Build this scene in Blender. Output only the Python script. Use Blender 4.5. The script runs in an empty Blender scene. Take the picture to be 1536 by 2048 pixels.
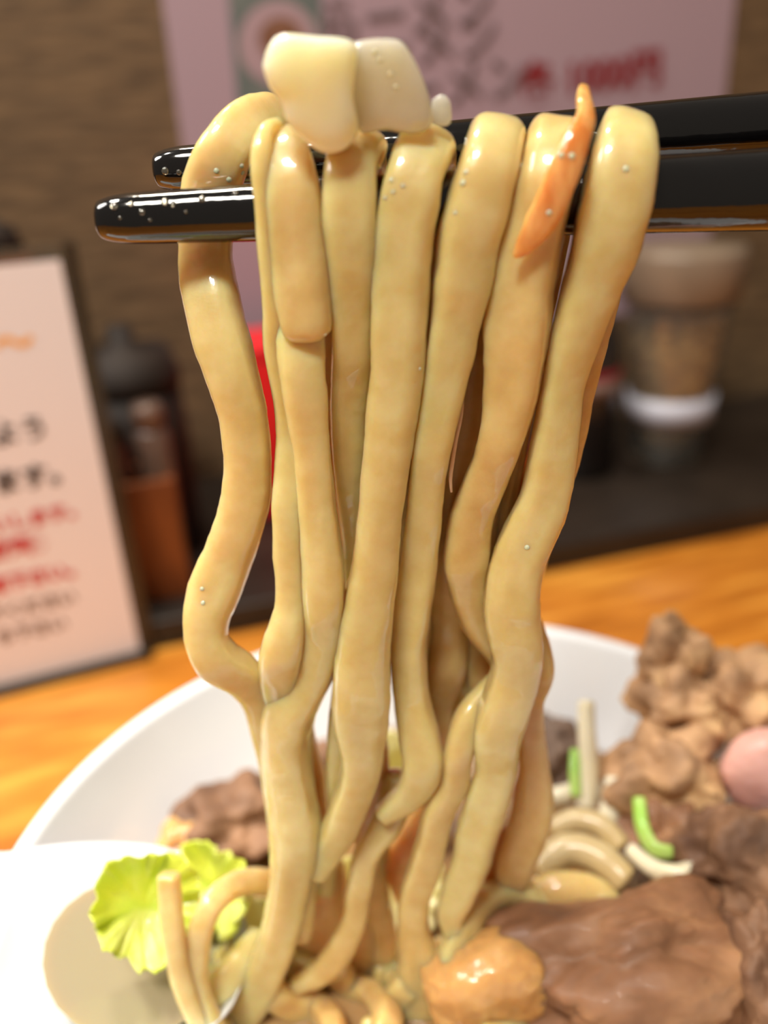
import bpy, bmesh, math, random
from mathutils import Vector, Matrix, noise

random.seed(7)
SC = bpy.context.scene
COL = SC.collection
R_ = math.radians

# ------------------------------------------------------------------ camera
FPX, W, H = 1700.0, 1536.0, 2048.0           # focal length in pixels of the 1536x2048 frame
CAM_Z, PITCH, ROLL = 0.195, R_(25.0), R_(-3.2)
FW = Vector((0, math.cos(PITCH), -math.sin(PITCH)))
U0 = Vector((0, math.sin(PITCH), math.cos(PITCH)))
CR = Vector((1, 0, 0)) * math.cos(ROLL) + U0 * math.sin(ROLL)
CU = Vector((1, 0, 0)) * -math.sin(ROLL) + U0 * math.cos(ROLL)
CAM = Vector((0, 0, CAM_Z))
cam = bpy.data.objects.new('camera', bpy.data.cameras.new('camera'))
COL.objects.link(cam)
m = Matrix((CR, CU, -FW)).transposed().to_4x4()
m.translation = CAM
cam.matrix_world = m
cam.data.sensor_fit = 'VERTICAL'
cam.data.sensor_height = 36.0
cam.data.sensor_width = 27.0
cam.data.lens = FPX / H * 36.0
cam.data.clip_start = 0.005
cam.data.dof.use_dof = True
cam.data.dof.focus_distance = 0.112
cam.data.dof.aperture_fstop = 8.6
SC.camera = cam

# ------------------------------------------------------------------ world, lights, exposure
world = bpy.data.worlds.new('world')
SC.world = world
world.use_nodes = True
bg = world.node_tree.nodes['Background']
bg.inputs[0].default_value = (1.0, 0.86, 0.70, 1)
bg.inputs[1].default_value = 0.20
SC.view_settings.view_transform = 'Standard'
SC.view_settings.look = 'None'
SC.view_settings.exposure = -0.12
SC.view_settings.gamma = 1.0
SC.view_settings.use_curve_mapping = False


def light(name, kind, loc, target, power, color, size=0.1, spot=60, blend=0.4):
    d = bpy.data.lights.new(name, kind)
    d.energy = power
    d.color = color
    if kind == 'AREA':
        d.shape = 'DISK'
        d.size = size
    if kind == 'SPOT':
        d.spot_size = R_(spot)
        d.spot_blend = blend
        d.shadow_soft_size = size
    o = bpy.data.objects.new(name, d)
    COL.objects.link(o)
    o.location = loc
    o.rotation_euler = (Vector(target) - Vector(loc)).to_track_quat('-Z', 'Y').to_euler()
    return o


light('ceiling_lamp', 'AREA', (-0.22, -0.24, 0.95), (0, 0.11, 0.1), 6.4, (1.0, 0.93, 0.82), 0.19)
light('ceiling_lamp', 'AREA', (-0.10, -0.30, 0.95), (0, 0.11, 0.1), 4.0, (1.0, 0.94, 0.84), 0.15)
light('left_fill', 'AREA', (-0.62, 0.10, 0.80), (-0.05, 0.13, 0.08), 4.5, (1.0, 0.96, 0.90), 0.30)  # added soft fill, gives the strands side light from the left
light('counter_spot', 'SPOT', (-0.34, 0.17, 0.80), (-0.11, 0.135, 0.0), 26.0, (1.0, 0.96, 0.89), 0.05, 27, 1.0)
light('noodle_backlight', 'AREA', (-0.16, 0.40, 0.85), (0, 0.12, 0.08), 3.5, (1.0, 0.90, 0.74), 0.12)  # added light behind the bundle so the noodles glow through


# ------------------------------------------------------------------ pixel -> world on real planes
def ray(x, y):
    return FW + CR * ((x - W / 2) / FPX) - CU * ((y - H / 2) / FPX)


def at_y(x, y, Y):
    d = ray(x, y)
    return CAM + d * (Y / d.y)


def at_z(x, y, z):
    d = ray(x, y)
    return CAM + d * ((z - CAM_Z) / d.z)


def at_plane(x, y, p, n):
    d = ray(x, y)
    return CAM + d * ((Vector(p) - CAM).dot(n) / d.dot(n))


def px_size(p):                                # metres per pixel at world point p
    return (Vector(p) - CAM).dot(FW) / FPX


# ------------------------------------------------------------------ helpers
def lin(c):
    return tuple((v / 12.92 if v <= 0.04045 else ((v + 0.055) / 1.055) ** 2.4) for v in [q / 255 for q in c]) + (1,)


def mat(name, base, rough=0.5, sss=0.0, sss_r=(1, .5, .2), sss_s=0.004, coat=0.0, trans=0.0, ior=1.45,
        c2=None, scale=200, detail=4, stretch=(1, 1, 1), lo=0.35, hi=0.65, bump=0.0, bscale=None, c3=None, spec=0.5, coat_bump=True):
    mt = bpy.data.materials.new(name)
    mt.use_nodes = True
    nt = mt.node_tree
    b = nt.nodes['Principled BSDF']
    b.inputs['Roughness'].default_value = rough
    b.inputs['Subsurface Weight'].default_value = sss
    b.inputs['Subsurface Radius'].default_value = sss_r
    b.inputs['Subsurface Scale'].default_value = sss_s
    b.inputs['Coat Weight'].default_value = coat
    b.inputs['Coat Roughness'].default_value = 0.04
    b.inputs['Transmission Weight'].default_value = trans
    b.inputs['IOR'].default_value = ior
    b.inputs['Specular IOR Level'].default_value = spec
    tc = nt.nodes.new('ShaderNodeTexCoord')
    mp = nt.nodes.new('ShaderNodeMapping')
    mp.inputs['Scale'].default_value = stretch
    nt.links.new(tc.outputs['Object'], mp.inputs['Vector'])
    if c2 is None:
        b.inputs['Base Color'].default_value = lin(base)
    else:
        n = nt.nodes.new('ShaderNodeTexNoise')
        n.inputs['Scale'].default_value = scale
        n.inputs['Detail'].default_value = detail
        nt.links.new(mp.outputs[0], n.inputs['Vector'])
        r = nt.nodes.new('ShaderNodeValToRGB')
        r.color_ramp.elements[0].position = lo
        r.color_ramp.elements[1].position = hi
        r.color_ramp.elements[0].color = lin(base)
        r.color_ramp.elements[1].color = lin(c2)
        if c3:
            e = r.color_ramp.elements.new((lo + hi) / 2)
            e.color = lin(c3)
        nt.links.new(n.outputs['Fac'], r.inputs[0])
        nt.links.new(r.outputs[0], b.inputs['Base Color'])
    if bump:
        n2 = nt.nodes.new('ShaderNodeTexNoise')
        n2.inputs['Scale'].default_value = bscale or scale
        n2.inputs['Detail'].default_value = 3
        nt.links.new(mp.outputs[0], n2.inputs['Vector'])
        bp = nt.nodes.new('ShaderNodeBump')
        bp.inputs['Strength'].default_value = bump
        bp.inputs['Distance'].default_value = 0.001
        nt.links.new(n2.outputs['Fac'], bp.inputs['Height'])
        nt.links.new(bp.outputs[0], b.inputs['Normal'])
        if coat_bump: nt.links.new(bp.outputs[0], b.inputs['Coat Normal'])
    return mt


def tag(o, label=None, cat=None, group=None, kind=None):
    if label: o['label'] = label
    if cat: o['category'] = cat
    if group: o['group'] = group
    if kind: o['kind'] = kind
    return o


def mesh_obj(name, verts, faces, material, parent=None, smooth=True):
    me = bpy.data.meshes.new(name)
    if verts:
        c = sum((Vector(v) for v in verts), Vector()) / len(verts)
    me.from_pydata([tuple(Vector(v) - c) for v in verts], [], faces)
    bm = bmesh.new()
    bm.from_mesh(me)
    bmesh.ops.recalc_face_normals(bm, faces=bm.faces)
    bm.to_mesh(me)
    bm.free()
    if smooth:
        me.polygons.foreach_set('use_smooth', [True] * len(me.polygons))
    if material: me.materials.append(material)
    o = bpy.data.objects.new(name, me)
    COL.objects.link(o)
    o.location = c
    if parent is not None:
        o.parent = parent
        o.matrix_parent_inverse = parent.matrix_basis.inverted()
    return o


def empty(name, loc, label, cat, group=None):
    o = bpy.data.objects.new(name, None)
    o.empty_display_size = 0.01
    COL.objects.link(o)
    o.location = loc
    return tag(o, label, cat, group)


def catmull(pts, step):
    """resample a polyline of equal-length number tuples; step in units of the first two/three coords"""
    out = []
    n = len(pts)
    for i in range(n - 1):
        p0, p1, p2, p3 = pts[max(i - 1, 0)], pts[i], pts[i + 1], pts[min(i + 2, n - 1)]
        L = math.sqrt(sum((a - b) ** 2 for a, b in zip(p1[:3], p2[:3])))
        k = max(2, int(L / step))
        for j in range(k):
            t = j / k
            out.append(tuple(0.5 * ((2 * b) + (-a + c) * t + (2 * a - 5 * b + 4 * c - d) * t * t + (-a + 3 * b - 3 * c + d) * t ** 3)
                             for a, b, c, d in zip(p0, p1, p2, p3)))
    out.append(tuple(pts[-1]))
    return out


def sweep(name, pts, material, parent=None, thick=0.8, tmin=0, tmax=1, expo=3.0, nseg=20, wob=0.03, twist=0.0, step=0.0009,
          seed=0.0, bias=(0, 1, -0.25), cap=True, ridge=0.0):
    """pts: (X, Y, Z, width) in metres -> noodle-like closed tube with a rounded-square section"""
    P = catmull(pts, step)
    n = len(P)
    C = [Vector(p[:3]) for p in P]
    T = [(C[min(i + 1, n - 1)] - C[max(i - 1, 0)]).normalized() for i in range(n)]
    bias = Vector(bias).normalized()
    S = [None] * n
    w = [T[i].cross(bias) for i in range(n)]
    start = max(range(n), key=lambda i: w[i].length)
    S[start] = w[start].normalized()

    def nxt(i, prev):
        s = prev - T[i] * prev.dot(T[i])
        s.normalize()
        k = w[i].length ** 3 * 0.4
        d = w[i].normalized() if w[i].length > 1e-6 else s
        if d.dot(s) < 0: d = -d
        s = s.lerp(d, k)
        s -= T[i] * s.dot(T[i])
        return s.normalized()
    for i in range(start + 1, n): S[i] = nxt(i, S[i - 1])
    for i in range(start - 1, -1, -1): S[i] = nxt(i, S[i + 1])
    V, Fc = [], []

    def ring(i, c, sc):
        wd = P[i][3] / 2
        th = min(max(P[i][3] * thick, tmin), tmax) / 2
        s = S[i]
        nn = T[i].cross(s)
        tw = twist * noise.noise((i * 0.03, seed, 1.7)) * 2
        ca, sa = math.cos(tw), math.sin(tw)
        pts_ = []
        for k in range(nseg):
            a = 2 * math.pi * k / nseg
            x = math.copysign(abs(math.cos(a)) ** (2 / expo), math.cos(a))
            y = math.copysign(abs(math.sin(a)) ** (2 / expo), math.sin(a))
            pts_.append((x * wd * ca - y * th * sa, x * wd * sa + y * th * ca))
        mx = max(q[0] for q in pts_)
        f = wd / mx
        for (x, y) in pts_:
            d = s * (x * f) + nn * y
            pos = c + d * sc
            pos += d * sc * wob * (noise.noise(pos * 260 + Vector((seed, 0, 0))) + 0.5 * noise.noise(pos * 800 + Vector((seed, 3, 0))))
            if ridge:
                pos += d * sc * ridge * noise.noise((x * 420, y * 420 + seed, i * step * 22))
            V.append(pos)
    # cap rings
    caps = [(1.0, 0.0)]
    if cap: caps = [(0.45, -0.30), (0.75, -0.22), (0.93, -0.10)]
    rows = 0
    wd0 = P[0][3] * 0.5
    if cap:
        for sc, off in caps:
            ring(0, C[0] + T[0] * off * wd0, sc)
            rows += 1
    for i in range(n):
        ring(i, C[i], 1.0)
        rows += 1
    wd1 = P[-1][3] * 0.5
    if cap:
        for sc, off in reversed(caps):
            ring(n - 1, C[-1] - T[-1] * off * wd1, sc)
            rows += 1
    for r in range(rows - 1):
        for k in range(nseg):
            a, b = r * nseg + k, r * nseg + (k + 1) % nseg
            Fc.append((a, b, b + nseg, a + nseg))
    Fc.append(tuple(range(nseg)))
    Fc.append(tuple(range((rows - 1) * nseg, rows * nseg)))
    return mesh_obj(name, V, Fc, material, parent)


def lathe(name, prof, center, material, parent=None, n=48, rot=None, closed=False):
    V, Fc = [], []
    for (r, z) in prof:
        for k in range(n):
            a = 2 * math.pi * k / n
            v = Vector((r * math.cos(a), r * math.sin(a), z))
            if rot: v = rot @ v
            V.append(v + Vector(center))
    m_ = len(prof)
    for i in range(m_ - (0 if closed else 1)):
        j = (i + 1) % m_
        for k in range(n):
            a, b = i * n + k, i * n + (k + 1) % n
            c, d = j * n + (k + 1) % n, j * n + k
            Fc.append((a, b, c, d))
    if not closed:
        if prof[0][0] > 1e-6: Fc.append(tuple(range(n)))
        if prof[-1][0] > 1e-6: Fc.append(tuple(range((m_ - 1) * n, m_ * n)))
    return mesh_obj(name, V, Fc, material, parent)


def box(name, c, size, material, parent=None, yaw=0.0, bevel=0.0, smooth=False):
    bm = bmesh.new()
    bmesh.ops.create_cube(bm, size=1)
    bmesh.ops.scale(bm, vec=size, verts=bm.verts)
    if bevel:
        bmesh.ops.bevel(bm, geom=bm.edges[:], offset=bevel, segments=3, affect='EDGES', profile=0.6)
    me = bpy.data.meshes.new(name)
    bm.to_mesh(me)
    bm.free()
    if bevel:
        me.polygons.foreach_set('use_smooth', [True] * len(me.polygons))
    me.materials.append(material)
    o = bpy.data.objects.new(name, me)
    COL.objects.link(o)
    o.location = c
    o.rotation_euler = (0, 0, yaw)
    if parent is not None:
        o.parent = parent
        o.matrix_parent_inverse = parent.matrix_basis.inverted()
    return o


def blob(name, c, size, material, parent=None, amp=0.25, freq=1.6, fine=0.08, ffreq=6, sub=5, seed=0, rot=(0, 0, 0), flat=None):
    bm = bmesh.new()
    bmesh.ops.create_icosphere(bm, subdivisions=sub, radius=1)
    rm = Matrix.Rotation(rot[2], 3, 'Z') @ Matrix.Rotation(rot[1], 3, 'Y') @ Matrix.Rotation(rot[0], 3, 'X')
    for v in bm.verts:
        p = v.co.copy()
        o = Vector((seed * 3.1, seed * 1.7, seed * 0.9))
        k = 1 + amp * noise.noise(p * freq + o) + fine * noise.noise(p * ffreq + o) + fine * 0.5 * noise.noise(p * ffreq * 2.3 + o)
        p *= k
        if flat: p = Vector([math.copysign(abs(q) ** flat, q) for q in p])
        v.co = rm @ Vector((p.x * size[0], p.y * size[1], p.z * size[2]))
    me = bpy.data.meshes.new(name)
    bm.to_mesh(me)
    bm.free()
    me.polygons.foreach_set('use_smooth', [True] * len(me.polygons))
    me.materials.append(material)
    o = bpy.data.objects.new(name, me)
    COL.objects.link(o)
    o.location = c
    if parent is not None:
        o.parent = parent
        o.matrix_parent_inverse = parent.matrix_basis.inverted()
    return o


def slab(name, outline, Y, thick, material, parent=None, tilt=0.0, wob=0.00022, seed=0, dome=0.5):
    """closed outline (pixels on the upright plane at depth Y) -> pillow-shaped solid of real thickness"""
    loop = catmull([tuple(p) + (0,) for p in outline + outline[:1]], 9)[:-1]
    P = [at_y(p[0], p[1], Y) for p in loop]
    c = sum(P, Vector()) / len(P)
    rings = [(1.0, 0.0), (0.995, 0.22), (0.97, 0.38), (0.92, 0.46), (0.8, 0.50), (0.6, 0.53), (0.35, 0.55), (0.12, 0.56)]
    V, Fc = [], []
    n = len(P)
    order = [(s, -d) for s, d in reversed(rings)] + [(s, d) for s, d in rings[1:]]
    for s, d in order:
        for p in P:
            q = c + (p - c) * s
            q = q + Vector((0, d * thick + tilt * (q.z - c.z), 0))
            q += Vector((noise.noise(q * 250 + Vector((seed, 0, 0))), noise.noise(q * 250 + Vector((0, seed, 0))) * 1.5,
                         noise.noise(q * 250 + Vector((0, 0, seed))))) * wob
            V.append(q)
    for r in range(len(order) - 1):
        for k in range(n):
            a, b = r * n + k, r * n + (k + 1) % n
            Fc.append((a, b, b + n, a + n))
    Fc.append(tuple(range(n)))
    Fc.append(tuple(range((len(order) - 1) * n, len(order) * n)))
    return mesh_obj(name, V, Fc, material, parent)


def lettering(body, p, u, v, size, material, parent, align='RIGHT', name='lettering', bold=0.0):
    cu = bpy.data.curves.new('t', 'FONT')
    cu.body = body
    cu.size = size
    cu.align_x = align
    cu.align_y = 'CENTER'
    cu.offset = bold
    cu.resolution_u = 3
    o = bpy.data.objects.new('t', cu)
    COL.objects.link(o)
    dg = bpy.context.evaluated_depsgraph_get()
    me = bpy.data.meshes.new_from_object(o.evaluated_get(dg))
    bpy.data.objects.remove(o)
    n = u.cross(v).normalized()
    M = Matrix((u.normalized(), v.normalized(), n)).transposed().to_4x4()
    M.translation = p
    me.transform(M)
    vs = [x.co.copy() for x in me.vertices]
    fs = [tuple(q.vertices) for q in me.polygons]
    return mesh_obj(name, vs, fs, material, parent, smooth=False)


# ------------------------------------------------------------------ structure: counter, ledge, wall
YAW = R_(15.0)
UX = Vector((math.cos(YAW), math.sin(YAW), 0))        # along the counter, to the right
NX = Vector((-math.sin(YAW), math.cos(YAW), 0))       # away from the diner
LO = Vector((0, 0.3247, 0))                           # a point on the foot of the ledge
LEDGE_H, LEDGE_D = 0.012, 0.150


def cf(u, v, z=0.0):                                  # counter frame -> world
    return LO + UX * u + NX * v + Vector((0, 0, z))


M_wall = mat('wall_weave', (78, 60, 40), 0.75, c2=(124, 98, 68), scale=90, detail=8, stretch=(0.5, 1, 3), lo=0.3, hi=0.72, bump=0.5, bscale=120)
M_ledge = mat('dark_lacquer', (34, 26, 20), 0.45, c2=(44, 35, 28), scale=60)
M_table = mat('orange_wood', (158, 90, 24), 0.34, c2=(228, 160, 66), c3=(198, 122, 40), scale=16, detail=5, stretch=(1.2, 9, 1), lo=0.3, hi=0.7, coat=0.25)

wall = box('wall_back', cf(0.1, LEDGE_D + 0.01, 0.35), (2.2, 0.02, 1.0), M_wall, yaw=YAW)
tag(wall, kind='structure')
ledge = box('trim_1', cf(0.1, LEDGE_D / 2, LEDGE_H / 2 - 0.0002), (2.0, LEDGE_D, LEDGE_H), M_ledge, yaw=YAW, bevel=0.0015)
tag(ledge, 'dark raised ledge running along the back of the wooden counter', kind='structure')
table = box('counter', cf(0.1, -0.30, -0.02), (2.0, 0.60, 0.04), M_table, yaw=YAW, bevel=0.003)
tag(table, 'orange-brown wooden counter with long grain under the ramen bowl', 'counter')

# ------------------------------------------------------------------ poster on the wall
WP = cf(0, LEDGE_D, 0) - NX * 0.0015
M_poster = mat('lilac_paper', (164, 140, 150), 0.5)
M_ink = mat('grey_ink', (96, 78, 78), 0.7)
M_red_ink = mat('red_ink', (128, 30, 36), 0.6)
M_photo = mat('photo_print', (92, 102, 100), 0.5, c2=(112, 116, 110), scale=60)
M_photo_bowl = mat('photo_bowl', (164, 138, 144), 0.5)
M_photo_food = mat('photo_food', (110, 72, 48), 0.5, c2=(140, 100, 80), scale=150)


def on_wall(x, y, off=0.0):
    return at_plane(x, y, WP - NX * off, NX)


def wall_uv(p):
    d = p - LO
    return d.dot(UX), d.z


ul = 0.5 * (wall_uv(on_wall(330, 0))[0] + wall_uv(on_wall(361, 300))[0])
ur = 0.5 * (wall_uv(on_wall(1471, 0))[0] + wall_uv(on_wall(1452, 190))[0])
zb = wall_uv(on_wall(490, 720))[1]
zt = wall_uv(on_wall(490, -330))[1]
poster = empty('menu_poster', cf((ul + ur) / 2, LEDGE_D - 0.001, zb), 'lilac menu poster with red price lettering on the brown back wall', 'poster')
box('sheet', cf((ul + ur) / 2, LEDGE_D - 0.0006, (zb + zt) / 2), (ur - ul, 0.001, zt - zb), M_poster, poster, yaw=YAW)


def wall_text(body, x0, y0, x1, y1, hpx, material, bold=0.0):
    a, b = on_wall(x0, y0, 0.0006), on_wall(x1, y1, 0.0006)
    u = (b - a).normalized()
    v = (-NX).cross(u).normalized()
    o = lettering(body, b, u, v, hpx * px_size(b), material, poster, bold=bold)
    return o


wall_text('各 1000円', 1085, 168, 1325, 138, 72, M_red_ink, 0.0009)
wall_text('らーメン', 640, 60, 990, 12, 92, M_ink, 0.0004)
wall_text('らーメン', 640, 132, 1000, 72, 92, M_ink, 0.0004)
wall_text('らーメン', 640, 220, 1058, 156, 92, M_ink, 0.0004)


def wall_quad(name, pts, material, off):
    P = [on_wall(x, y, off) for x, y in pts]
    return mesh_obj(name, P, [tuple(range(len(P)))], material, poster, smooth=False)


wall_quad('photo_panel', [(452, -60), (640, -75), (646, 205), (476, 222)], M_photo, 0.0002)
wall_quad('photo_bowl', [(555 + 78 * math.cos(a), 85 + 84 * math.sin(a)) for a in [k * math.pi / 20 for k in range(40)]], M_photo_bowl, 0.0004)
wall_quad('photo_food', [(562 + 44 * math.cos(a), 78 + 44 * math.sin(a)) for a in [k * math.pi / 16 for k in range(32)]], M_photo_food, 0.0006)

# ------------------------------------------------------------------ menu card in an acrylic stand (left)
M_card = mat('card_paper', (232, 224, 226), 0.5)
M_acr = mat('clear_acrylic', (150, 138, 120), 0.12, trans=0.75, ior=1.3)
M_acr_edge = mat('acrylic_edge', (52, 42, 32), 0.25)
M_black_ink = mat('black_ink', (70, 62, 60), 0.6)
M_brown_ink = mat('brown_ink', (120, 92, 74), 0.6)
M_card_red = mat('card_red_ink', (200, 52, 56), 0.6)
M_card_orange = mat('card_orange_ink', (240, 170, 70), 0.6)
ca = at_z(280, 1300, 0.003)
cb = at_z(0, 1370, 0.003)
CU_ = (ca - cb).normalized()
CN = Vector((-CU_.y, CU_.x, 0))
cyaw = math.atan2(CU_.y, CU_.x)
CWID, CHGT = 0.105, at_plane(112, 520, ca, CN).z
stand = empty('menu_card_stand', ca - CU_ * CWID / 2, 'white menu card with black and red lines in a clear stand at left', 'menu')
box('card', ca - CU_ * (CWID / 2) + Vector((0, 0, CHGT / 2 - 0.0015)), (CWID, 0.0006, CHGT - 0.003), M_card, stand, yaw=cyaw)
box('acrylic_panel', ca - CU_ * (CWID / 2 - 0.001) + CN * 0.0022 + Vector((0, 0, CHGT / 2 - 0.0005)), (CWID + 0.006, 0.003, CHGT + 0.004), M_acr, stand, yaw=cyaw)
box('acrylic_edge', ca + CU_ * 0.0038 + CN * 0.0022 + Vector((0, 0, CHGT / 2 - 0.0005)), (0.004, 0.004, CHGT + 0.004), M_acr_edge, stand, yaw=cyaw)
box('stand_foot', ca - CU_ * (CWID / 2 - 0.001) + CN * 0.006 + Vector((0, 0, -0.0016)), (CWID + 0.006, 0.022, 0.0026), M_acr_edge, stand, yaw=cyaw, bevel=0.0006)


def card_text(body, x, y, hpx, material, bold=0.0):
    p = at_plane(x, y, ca - CN * 0.0006, CN)
    lettering(body, p, CU_, Vector((0, 0, 1)), hpx * px_size(p), material, stand, bold=bold)


card_text('〜', 68, 684, 74, M_card_orange, 0.0005)
card_text('のよう', 97, 856, 54, M_black_ink, 0.0003)
card_text('いします。', 152, 942, 52, M_black_ink, 0.0004)
card_text('お願いします。', 172, 1018, 36, M_card_red, 0.0003)
card_text('禁煙席', 96, 1084, 40, M_card_red, 0.0005)
card_text('ご利用下さい。', 170, 1136, 36, M_card_red, 0.0004)
card_text('ご了承ください', 152, 1194, 33, M_brown_ink, 0.0003)
card_text('お待ち下さい', 134, 1246, 33, M_brown_ink, 0.0003)

# ------------------------------------------------------------------ things on the ledge
M_glass = mat('clear_glass', (236, 232, 222), 0.04, trans=0.95, ior=1.35, coat=1.0)
M_pepper = mat('pepper_grains', (104, 74, 44), 0.8, c2=(178, 148, 98), scale=160, detail=3, bump=0.6, bscale=300)
M_label = mat('white_label', (196, 198, 212), 0.5)
M_lid = mat('frosted_lid', (112, 96, 80), 0.35, c2=(136, 118, 100), scale=20)
JH = 0.001                                       # model units of the jar profile, millimetres
jar_c = at_z(1368, 938, LEDGE_H) + NX * 0.019
jar = empty('spice_jar', jar_c, 'glass jar of brown spice with a white label band on the dark ledge', 'jar')
js = 1.06


def prof(*rz):
    return [(r * js * JH, z * js * JH) for r, z in rz]


lathe('glass_body', prof((0, 0), (17.5, 0), (18.5, 2), (21, 35), (25.5, 78), (24.5, 88), (23.4, 88), (24.4, 78), (20, 35), (17.6, 3), (0, 3)), jar_c, M_glass, jar)
lathe('spice', prof((0, 3.4), (17.0, 3.4), (19.5, 35), (23.0, 68), (12, 72), (0, 70)), jar_c, M_pepper, jar)
lathe('label_band', prof((20.4, 24), (21.5, 24), (22.4, 37), (21.4, 37)), jar_c, M_label, jar, closed=True)
lathe('lid', prof((0, 84), (27, 84), (28.5, 85.5), (29.5, 106), (28.5, 109), (0, 110)), jar_c, M_lid, jar)

M_dark_glass = mat('dark_glass', (30, 24, 22), 0.2, c2=(42, 35, 32), scale=30)
M_red = mat('red_plastic', (222, 26, 32), 0.4)
M_darkred = mat('dark_red', (140, 30, 40), 0.4)
M_cream = mat('cream_label', (140, 116, 108), 0.5)
bot_c = at_z(1195, 965, LEDGE_H) + NX * 0.022
bot = empty('sauce_bottle', bot_c, 'dark sauce bottle with a red and cream label left of the spice jar', 'bottle')
lathe('bottle_body', [(0, 0), (0.0175, 0), (0.0195, 0.002), (0.0195, 0.068), (0.017, 0.076), (0.009, 0.086), (0.008, 0.096), (0, 0.096)], bot_c, M_dark_glass, bot)
lathe('label_band', [(0.0196, 0.046), (0.0199, 0.046), (0.0199, 0.056), (0.0196, 0.056)], bot_c, M_cream, bot, closed=True)
lathe('red_stripe', [(0.0197, 0.0545), (0.0202, 0.0545), (0.0202, 0.0585), (0.0197, 0.0585)], bot_c, M_darkred, bot, closed=True)
lathe('cap', [(0, 0.0962), (0.0095, 0.0962), (0.0095, 0.108), (0.0085, 0.110), (0, 0.110)], bot_c, M_lid, bot)

# red tissue box standing against the wall, seen between the noodles
ru0 = wall_uv(at_plane(455, 800, cf(0, 0.100, 0), NX))[0]
ru1 = wall_uv(at_plane(985, 800, cf(0, 0.100, 0), NX))[0]
rz = at_plane(500, 695, cf(0, 0.082, 0), NX).z
rb = empty('red_box', cf((ru0 + ru1) / 2, 0.102, LEDGE_H), 'bright red box on the ledge behind the hanging noodles', 'box')
box('box_body', cf((ru0 + ru1) / 2, 0.102, (LEDGE_H + rz - 0.006) / 2), (ru1 - ru0, 0.04, rz - 0.006 - LEDGE_H), M_red, rb, yaw=YAW, bevel=0.002)
box('lid', cf((ru0 + ru1) / 2, 0.102, rz - 0.003), (ru1 - ru0 + 0.002, 0.042, 0.0058), M_red, rb, yaw=YAW, bevel=0.0015)

# wooden utensil box at the foot of the ledge, dark pot behind it
M_boxwood = mat('brown_wood', (104, 52, 18), 0.5, c2=(128, 68, 28), scale=40, stretch=(6, 6, 1))
M_dark = mat('dark_brown', (26, 17, 12), 0.7, c2=(42, 29, 20), scale=40)
BV = 0.016                                        # front face of the box, behind the ledge edge
bx_u0 = wall_uv(at_plane(165, 1100, cf(0, BV, 0), NX))[0]
bx_u1 = wall_uv(at_plane(372, 1100, cf(0, BV, 0), NX))[0]
bz = at_plane(300, 965, cf(0, BV, 0), NX).z
bw = bx_u1 - bx_u0
bm_ = (bx_u0 + bx_u1) / 2
b0 = LEDGE_H
bh = bz - b0
ub = empty('utensil_box', cf(bm_, BV + 0.012, b0), 'brown wooden utensil box on the ledge beside the menu card', 'box')
for nm, uu, vv, sx, sy in (('front_panel', bm_, BV + 0.002, bw, 0.004), ('back_panel', bm_, BV + 0.023, bw, 0.004),
                           ('side_panel', bx_u0 + 0.002, BV + 0.0125, 0.004, 0.0168), ('side_panel', bx_u1 - 0.002, BV + 0.0125, 0.004, 0.0168)):
    box(nm, cf(uu, vv, b0 + bh / 2), (sx, sy, bh), M_boxwood, ub, yaw=YAW, bevel=0.0006)
box('bottom_panel', cf(bm_, BV + 0.0125, b0 + 0.0016), (bw - 0.0085, 0.0165, 0.003), M_boxwood, ub, yaw=YAW)
M_smoke = mat('smoked_glass', (92, 74, 64), 0.15, c2=(120, 96, 84), scale=60)
M_tinred = mat('dull_red', (88, 44, 34), 0.4)
for (px, lab, mtl, hh, nm) in ((318, 'small smoky glass shaker standing in the utensil box', M_smoke, 0.026, 'glass_shaker'),
                               (235, 'small dull red shaker standing in the utensil box behind the menu card', M_tinred, 0.020, 'red_shaker')):
    u_ = wall_uv(at_plane(px, 960, cf(0, BV + 0.0125, 0), NX))[0]
    c_ = cf(u_, BV + 0.0125, b0 + 0.0034)
    e_ = empty(nm, c_, lab, 'shaker')
    lathe('shaker_body', [(0, 0), (0.0066, 0), (0.007, 0.001), (0.0072, bh + hh * 0.45), (0.0055, bh + hh * 0.62), (0, bh + hh * 0.62)], c_, mtl, e_, n=24)
    lathe('shaker_cap', [(0, bh + hh * 0.625), (0.0062, bh + hh * 0.625), (0.0066, bh + hh * 0.9), (0.005, bh + hh), (0, bh + hh)], c_, M_smoke if nm == 'glass_shaker' else M_dark, e_, n=24)
pu = wall_uv(at_plane(262, 800, cf(0, 0.075, 0), NX))[0]
pz = at_plane(270, 650, cf(0, 0.075, 0), NX).z - LEDGE_H
pot_c = cf(pu, 0.077, LEDGE_H)
pot = empty('condiment_pot', pot_c, 'dark brown lidded condiment pot on the ledge behind the utensil box', 'pot')
lathe('pot_body', [(0, 0), (0.020, 0), (0.0225, 0.003), (0.0235, pz * 0.5), (0.0225, pz * 0.74), (0, pz * 0.74)], pot_c, M_dark, pot)
lathe('pot_lid', [(0, pz * 0.745), (0.0235, pz * 0.745), (0.0235, pz * 0.80), (0.020, pz * 0.90), (0.006, pz * 0.93), (0.006, pz), (0, pz)], pot_c, M_dark, pot)
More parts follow.
